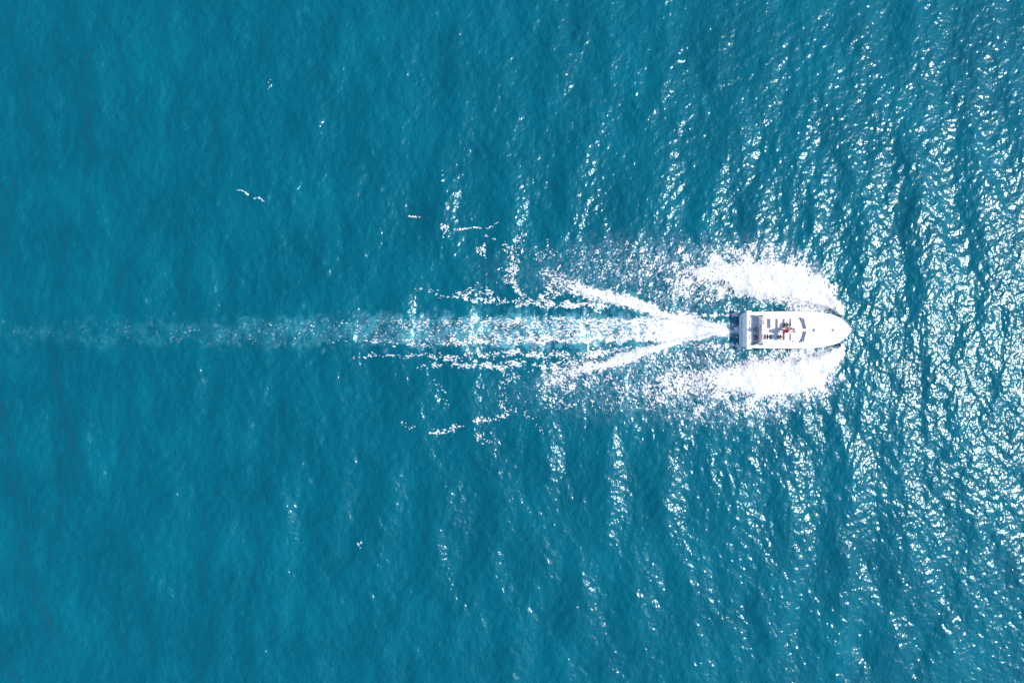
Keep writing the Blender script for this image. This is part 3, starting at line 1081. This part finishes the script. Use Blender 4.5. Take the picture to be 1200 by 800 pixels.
# dark deck lights in pairs at the after corners
for Y in (226, 475):
    for X in (305, 323):
        c = B(X, Y, ZF + .12)
        if X == 305:
            c = B(X, Y, ZF + .05)
        box('loudspeaker', c.x - .085, c.x + .085, c.y - .12, c.y + .12, c.z - .11, c.z + .05, M['black'], yacht, 0.015)
    c0, c1 = B(297, Y, ZF), B(332, Y, ZF)
    box('corner_shelf', c0.x, c1.x, c0.y - .19, c0.y + .19, ZF - .125, ZF - .062, M['gelcoat'], yacht, 0.01)

# bow rail with stanchions and cleats
for s in (1, -1):
    pts = []
    for i, X in enumerate(np.linspace(760, 1112, 12)):
        xg, yg, zg = gunwale(X)
        h_ = .62 * sstep(740, 800, X) + .03
        p = (xg - .02, s * max(0.03, yg - .09), zg + h_)
        pts.append(p)
        if i % 2 == 1:
            tube('stanchion', [(p[0], p[1], zg - .01), p], .013, M['steel'], yacht, 6)
    tube('bow_rail', pts, .016, M['steel'], yacht, 6)
c = B(910, 494, 2.3)
box('cleat', c.x - .11, c.x + .11, c.y - .045, c.y + .045, 2.16, 2.30, M['black'], yacht, 0.02)
for X in (250, 1010):
    for s in (1, -1):
        xg, yg, zg = gunwale(X)
        tube('cleat', [(xg - .1, s * (yg - .16), zg + .04), (xg - .04, s * (yg - .16), zg + .06), (xg + .04, s * (yg - .16), zg + .06), (xg + .1, s * (yg - .16), zg + .04)], .018, M['steel'], yacht, 6)

# ------------------------------------------------------------------ loose things aboard
W = lambda v_: Vector(v_) + BO


def lifebuoy(X, Y, label):
    z = ZF + .36
    c = B(X, Y, z)
    c.x = xr - .07
    root = empty('lifebuoy', W((c.x, c.y, z - .36)))
    tag(root, label, 'lifebuoy', 'lifebuoys on the flybridge rail')
    seg = 24
    bm = bmesh.new()
    bm_tube(bm, [(0, .27 * math.cos(a), .36 + .27 * math.sin(a)) for a in np.linspace(0, 2 * math.pi, seg + 1)[:-1]], .055, 10, True)
    from_bm('ring', bm, M['buoy'], root, True)
    for q in range(4):
        bm = bmesh.new()
        a0 = R(45 + 90 * q)
        bm_tube(bm, [(0, .27 * math.cos(a), .36 + .27 * math.sin(a)) for a in np.linspace(a0 - .24, a0 + .24, 5)], .059, 10)
        from_bm('white_band', bm, M['vinyl'], root, True)


lifebuoy(315, 281, 'orange red lifebuoy hung on the aft rail clear of the stairs')
lifebuoy(318, 412, 'orange red lifebuoy hung on the aft rail above the cockpit stairs')


def fender(X, s, label):
    xg, yg, zg = gunwale(X)
    root = empty('fender', W((xg, s * (yg + .15), zg - .62)))
    tag(root, label, 'fender', 'fenders along the hull')
    zs = [0, .03, .09, .2, .5, .61, .67, .70]
    rs = [.03, .10, .145, .16, .16, .145, .10, .03]
    bm = bmesh.new()
    bm_tube(bm, [(0, 0, z) for z in zs], rs, 12)
    from_bm('float', bm, M['vinyl'], root, True)
    bm = bmesh.new()
    bm_tube(bm, [(0, 0, .69), (0, -s * .06, .76), (0, -s * .20, .64)], .012, 6)
    from_bm('rope', bm, M['navy'], root, True)


fender(425, -1, 'white fender hanging amidships on the starboard side')
fender(658, 1, 'white fender hanging on the port side beside the windscreen')
fender(716, -1, 'white fender hanging on the starboard side ahead of the windscreen')

# low table and bag in the cockpit
c = B(262, 414, 1.5)
tb = empty('cockpit_table', W((c.x, c.y, ZC)))
tag(tb, 'small dark wooden table in the shaded cockpit below the stairs', 'table')
box('table_top', -.2, .2, -.27, .27, .50, .55, M['brown'], tb, 0.015)
for sx in (-1, 1):
    for sy in (-1, 1):
        box('leg', sx * .15 - .025, sx * .15 + .025, sy * .22 - .025, sy * .22 + .025, 0, .498, M['brown'], tb, 0.004)
c = B(254, 468, ZT)
bg_ = empty('duffel_bag', W((c.x, c.y, ZT - .012)))
tag(bg_, 'grey duffel bag lying on the starboard cockpit coaming', 'bag')
bm = bmesh.new()
bm_tube(bm, [(-.26, 0, .11), (-.24, 0, .11), (-.12, 0, .12), (.12, 0, .12), (.24, 0, .11), (.26, 0, .11)], [.06, .10, .12, .12, .10, .06], 12)
from_bm('bag_body', bm, M['cloth_grey'], bg_, True)
bm = bmesh.new()
bm_tube(bm, [(-.1, .04, .23), (-.06, .02, .30), (.06, .02, .30), (.1, .04, .23)], .012, 6)
from_bm('handle', bm, M['rubber'], bg_, True)


# ------------------------------------------------------------------ people
def skin_mesh(name, verts, edges, radii, mat, root=0, sub=2):
    me = bpy.data.meshes.new(name)
    me.from_pydata(verts, edges, [])
    o = bpy.data.objects.new(name, me)
    COL.objects.link(o)
    o.modifiers.new('skin', 'SKIN')
    o.modifiers['skin'].use_smooth_shade = True
    sv = me.skin_vertices[0].data
    for i, r in enumerate(radii):
        sv[i].radius = (r, r) if not hasattr(r, '__len__') else r
        sv[i].use_root = (i == root)
    o.modifiers.new('sub', 'SUBSURF').levels = sub
    dg = bpy.context.evaluated_depsgraph_get()
    m2 = bpy.data.meshes.new_from_object(o.evaluated_get(dg))
    bpy.data.objects.remove(o, do_unlink=True)
    m2.name = name
    m2.materials.clear()
    m2.materials.append(mat)
    return m2


def person(loc, facing, pose, label, shirt, trousers, hair, arms='rest', hat=None):
    """loc: point on the floor (standing) or floor under the seat; facing in degrees from +X"""
    root = empty('person', W(loc))
    root.rotation_euler = (0, 0, R(facing))
    root.scale = (1.1, 1.1, 1.05)
    tag(root, label, 'person', 'people aboard the yacht')
    if pose == 'sit':
        hp = .36
        j = dict(pel=(0, 0, hp), wai=(-.01, 0, hp + .20), che=(0, 0, hp + .38), nek=(.02, 0, hp + .54), hd0=(.035, 0, hp + .63), hd1=(.045, 0, hp + .74))
        legs = [((.02, s * .09, hp - .01), (.40, s * .12, hp + .10), (.52, s * .12, .09), (.66, s * .14, .04)) for s in (1, -1)]
    else:
        hp = .93
        j = dict(pel=(0, 0, hp), wai=(0, 0, hp + .20), che=(.01, 0, hp + .38), nek=(.02, 0, hp + .55), hd0=(.035, 0, hp + .64), hd1=(.045, 0, hp + .75))
        legs = [((0, s * .09, hp - .06), (.03, s * .10, .50), (-.02 + s * .05, s * .11, .09), (.13 + s * .05, s * .13, .04)) for s in (1, -1)]
    zsh = j['che'][2] + .09
    A = []
    for s in (1, -1):
        if arms == 'rest':
            A.append(((.0, s * .19, zsh), (.06, s * .25, zsh - .28), (.28, s * .15, zsh - .32), (.36, s * .13, zsh - .33)))
        elif arms == 'helm':
            A.append(((.0, s * .19, zsh), (.18, s * .25, zsh - .20), (.40, s * .16, zsh - .10), (.48, s * .14, zsh - .09)))
        else:
            A.append(((.0, s * .19, zsh), (-.02, s * .27, zsh - .28), (.08, s * .30, zsh - .50), (.10, s * .30, zsh - .59)))
    V, E, Rr = [], [], []

    def add(p, r, prev=None):
        V.append(p)
        Rr.append(r)
        if prev is not None:
            E.append((prev, len(V) - 1))
        return len(V) - 1
    a = add(j['pel'], (.13, .11))
    b = add(j['wai'], (.125, .10), a)
    c = add(j['che'], (.14, .11), b)
    d = add(j['nek'], .055, c)
    e = add(j['hd0'], (.075, .085), d)
    f = add(j['hd1'], (.082, .095), e)
    add((f_ := j['hd1'])[:2] + (f_[2] + .07,), .06, f)
    add((j['hd0'][0] + .115, 0, j['hd0'][2] + .045), .013, e)           # nose
    for s in (1, -1):
        add((j['hd0'][0] - .005, s * .092, j['hd0'][2] + .05), .018, e)  # ears
    for Lg in legs:
        p = add(Lg[0], .085, a)
        p = add(Lg[1], .058, p)
        p = add(Lg[2], .04, p)
        add(Lg[3], .04, p)
    for k, Ag in enumerate(A):
        p = add(Ag[0], .058, c)
        p = add(Ag[1], .043, p)
        p = add(Ag[2], .03, p)
        h0 = add(Ag[3], .034, p)
        dirv = (Vector(Ag[3]) - Vector(Ag[2])).normalized()
        side = Vector((0, 1, 0)) if abs(dirv.y) < .8 else Vector((1, 0, 0))
        for fi in range(4):
            o_ = side * (.026 * (fi - 1.5))
            q = Vector(Ag[3]) + dirv * (.055 - .006 * abs(fi - 1.5)) + o_
            q1 = add(tuple(q), .009, h0)
            add(tuple(q + dirv * .035 + Vector((0, 0, -.015))), .008, q1)
        s = 1 if k == 0 else -1
        q = Vector(Ag[3]) - side * s * .045 + dirv * .02
        add(tuple(q), .010, h0)
    body = bpy.data.objects.new('body', skin_mesh('body', V, E, Rr, M['skin'], 0, 2))
    COL.objects.link(body)
    body.parent = root
    # shirt over trunk and upper arms
    V, E, Rr = [], [], []
    a = add((j['pel'][0], 0, j['pel'][2] + .05), (.155, .135))
    b = add(j['wai'], (.155, .13), a)
    c = add(j['che'], (.17, .14), b)
    add((j['nek'][0], 0, j['nek'][2] - .05), (.085, .08), c)
    for Ag in A:
        p = add(Ag[0], .082, c)
        p = add(tuple(Vector(Ag[0]).lerp(Vector(Ag[1]), .92)), .064, p)
        if shirt not in (M['cloth_white'],):
            add(tuple(Vector(Ag[1]).lerp(Vector(Ag[2]), .7)), .05, p)
    o = bpy.data.objects.new('shirt', skin_mesh('shirt', V, E, Rr, shirt, 0, 2))
    COL.objects.link(o)
    o.parent = root
    V, E, Rr = [], [], []
    a = add((j['pel'][0], 0, j['pel'][2] + .03), (.150, .13))
    for Lg in legs:
        p = add(Lg[0], .108, a)
        p = add(Lg[1], .078, p)
        add(tuple(Vector(Lg[1]).lerp(Vector(Lg[2]), .8)), .062, p)
    o = bpy.data.objects.new('trousers', skin_mesh('trousers', V, E, Rr, trousers, 0, 2))
    COL.objects.link(o)
    o.parent = root
    # hair: shell over the crown and the back of the head
    bm = bmesh.new()
    bmesh.ops.create_icosphere(bm, subdivisions=3, radius=1.0)
    hc_ = Vector(j['hd1']) + Vector((-.012, 0, .0))
    bmesh.ops.delete(bm, geom=[v_ for v_ in bm.verts if v_.co.z < -.1 + .75 * max(0, v_.co.x)], context='VERTS')
    rr = random.Random(hash(label) % 1000)
    for v_ in bm.verts:
        k = 1 + .05 * math.sin(9 * v_.co.y + 5 * v_.co.x) + rr.uniform(-.02, .02)
        v_.co = hc_ + Vector((v_.co.x * .122, v_.co.y * .108, v_.co.z * .125)) * k
    from_bm('hair', bm, hair, root, True)
    for s in (1, -1):
        bm = bmesh.new()
        bmesh.ops.create_icosphere(bm, subdivisions=1, radius=.012)
        for v_ in bm.verts:
            v_.co += Vector((j['hd0'][0] + .088, s * .034, j['hd0'][2] + .07))
        from_bm('eye', bm, M['eye'], root, True)
    if hat:
        bm = bmesh.new()
        prof = [(.001, .16), (.07, .15), (.105, .11), (.122, .05), (.125, .03), (.20, .015), (.205, .02), (.125, .045)]
        rings = []
        for r_, z in prof:
            rings.append([bm.verts.new((hc_.x + r_ * math.cos(t), hc_.y + r_ * math.sin(t), hc_.z + z)) for t in np.linspace(0, 2 * math.pi, 21)[:-1]])
        for i in range(len(rings) - 1):
            for q in range(20):
                bm.faces.new((rings[i][q], rings[i][(q + 1) % 20], rings[i + 1][(q + 1) % 20], rings[i + 1][q]))
        from_bm('sun_hat', bm, hat, root, True)
    return root


def at_head(X, Y, zh, zf):
    p = B(X, Y, zh)
    return (p.x, p.y, zf)


person(at_head(546, 303, ZF + 1.10, ZF + .0), 0, 'sit', 'person in a dark plum top seated on the bench behind the helm', M['cloth_plum'], M['cloth_navy'], M['hair_dark'])
person(at_head(577, 336, ZF + 1.60, ZF), 0, 'stand', 'person in a white shirt standing at the helm with hands forward', M['cloth_white'], M['cloth_grey'], M['hair_dark'], 'helm')
person(at_head(541, 359, ZF + 1.6, ZF), 20, 'stand', 'person dressed in bright red standing in the aisle behind the helm', M['cloth_red'], M['cloth_red'], M['hair_brown'], 'rest', M['cloth_red'])
person(at_head(486, 407, ZF + 1.10, ZF + .0), -20, 'sit', 'person in dark navy clothes seated alone on the bench by the stairwell', M['cloth_navy'], M['cloth_navy'], M['hair_dark'])
person(at_head(285, 344, ZC + 1.7, ZC), 180, 'stand', 'person in dark clothes standing in the shaded cockpit under the flybridge', M['cloth_navy'], M['cloth_grey'], M['hair_dark'], 'hang')
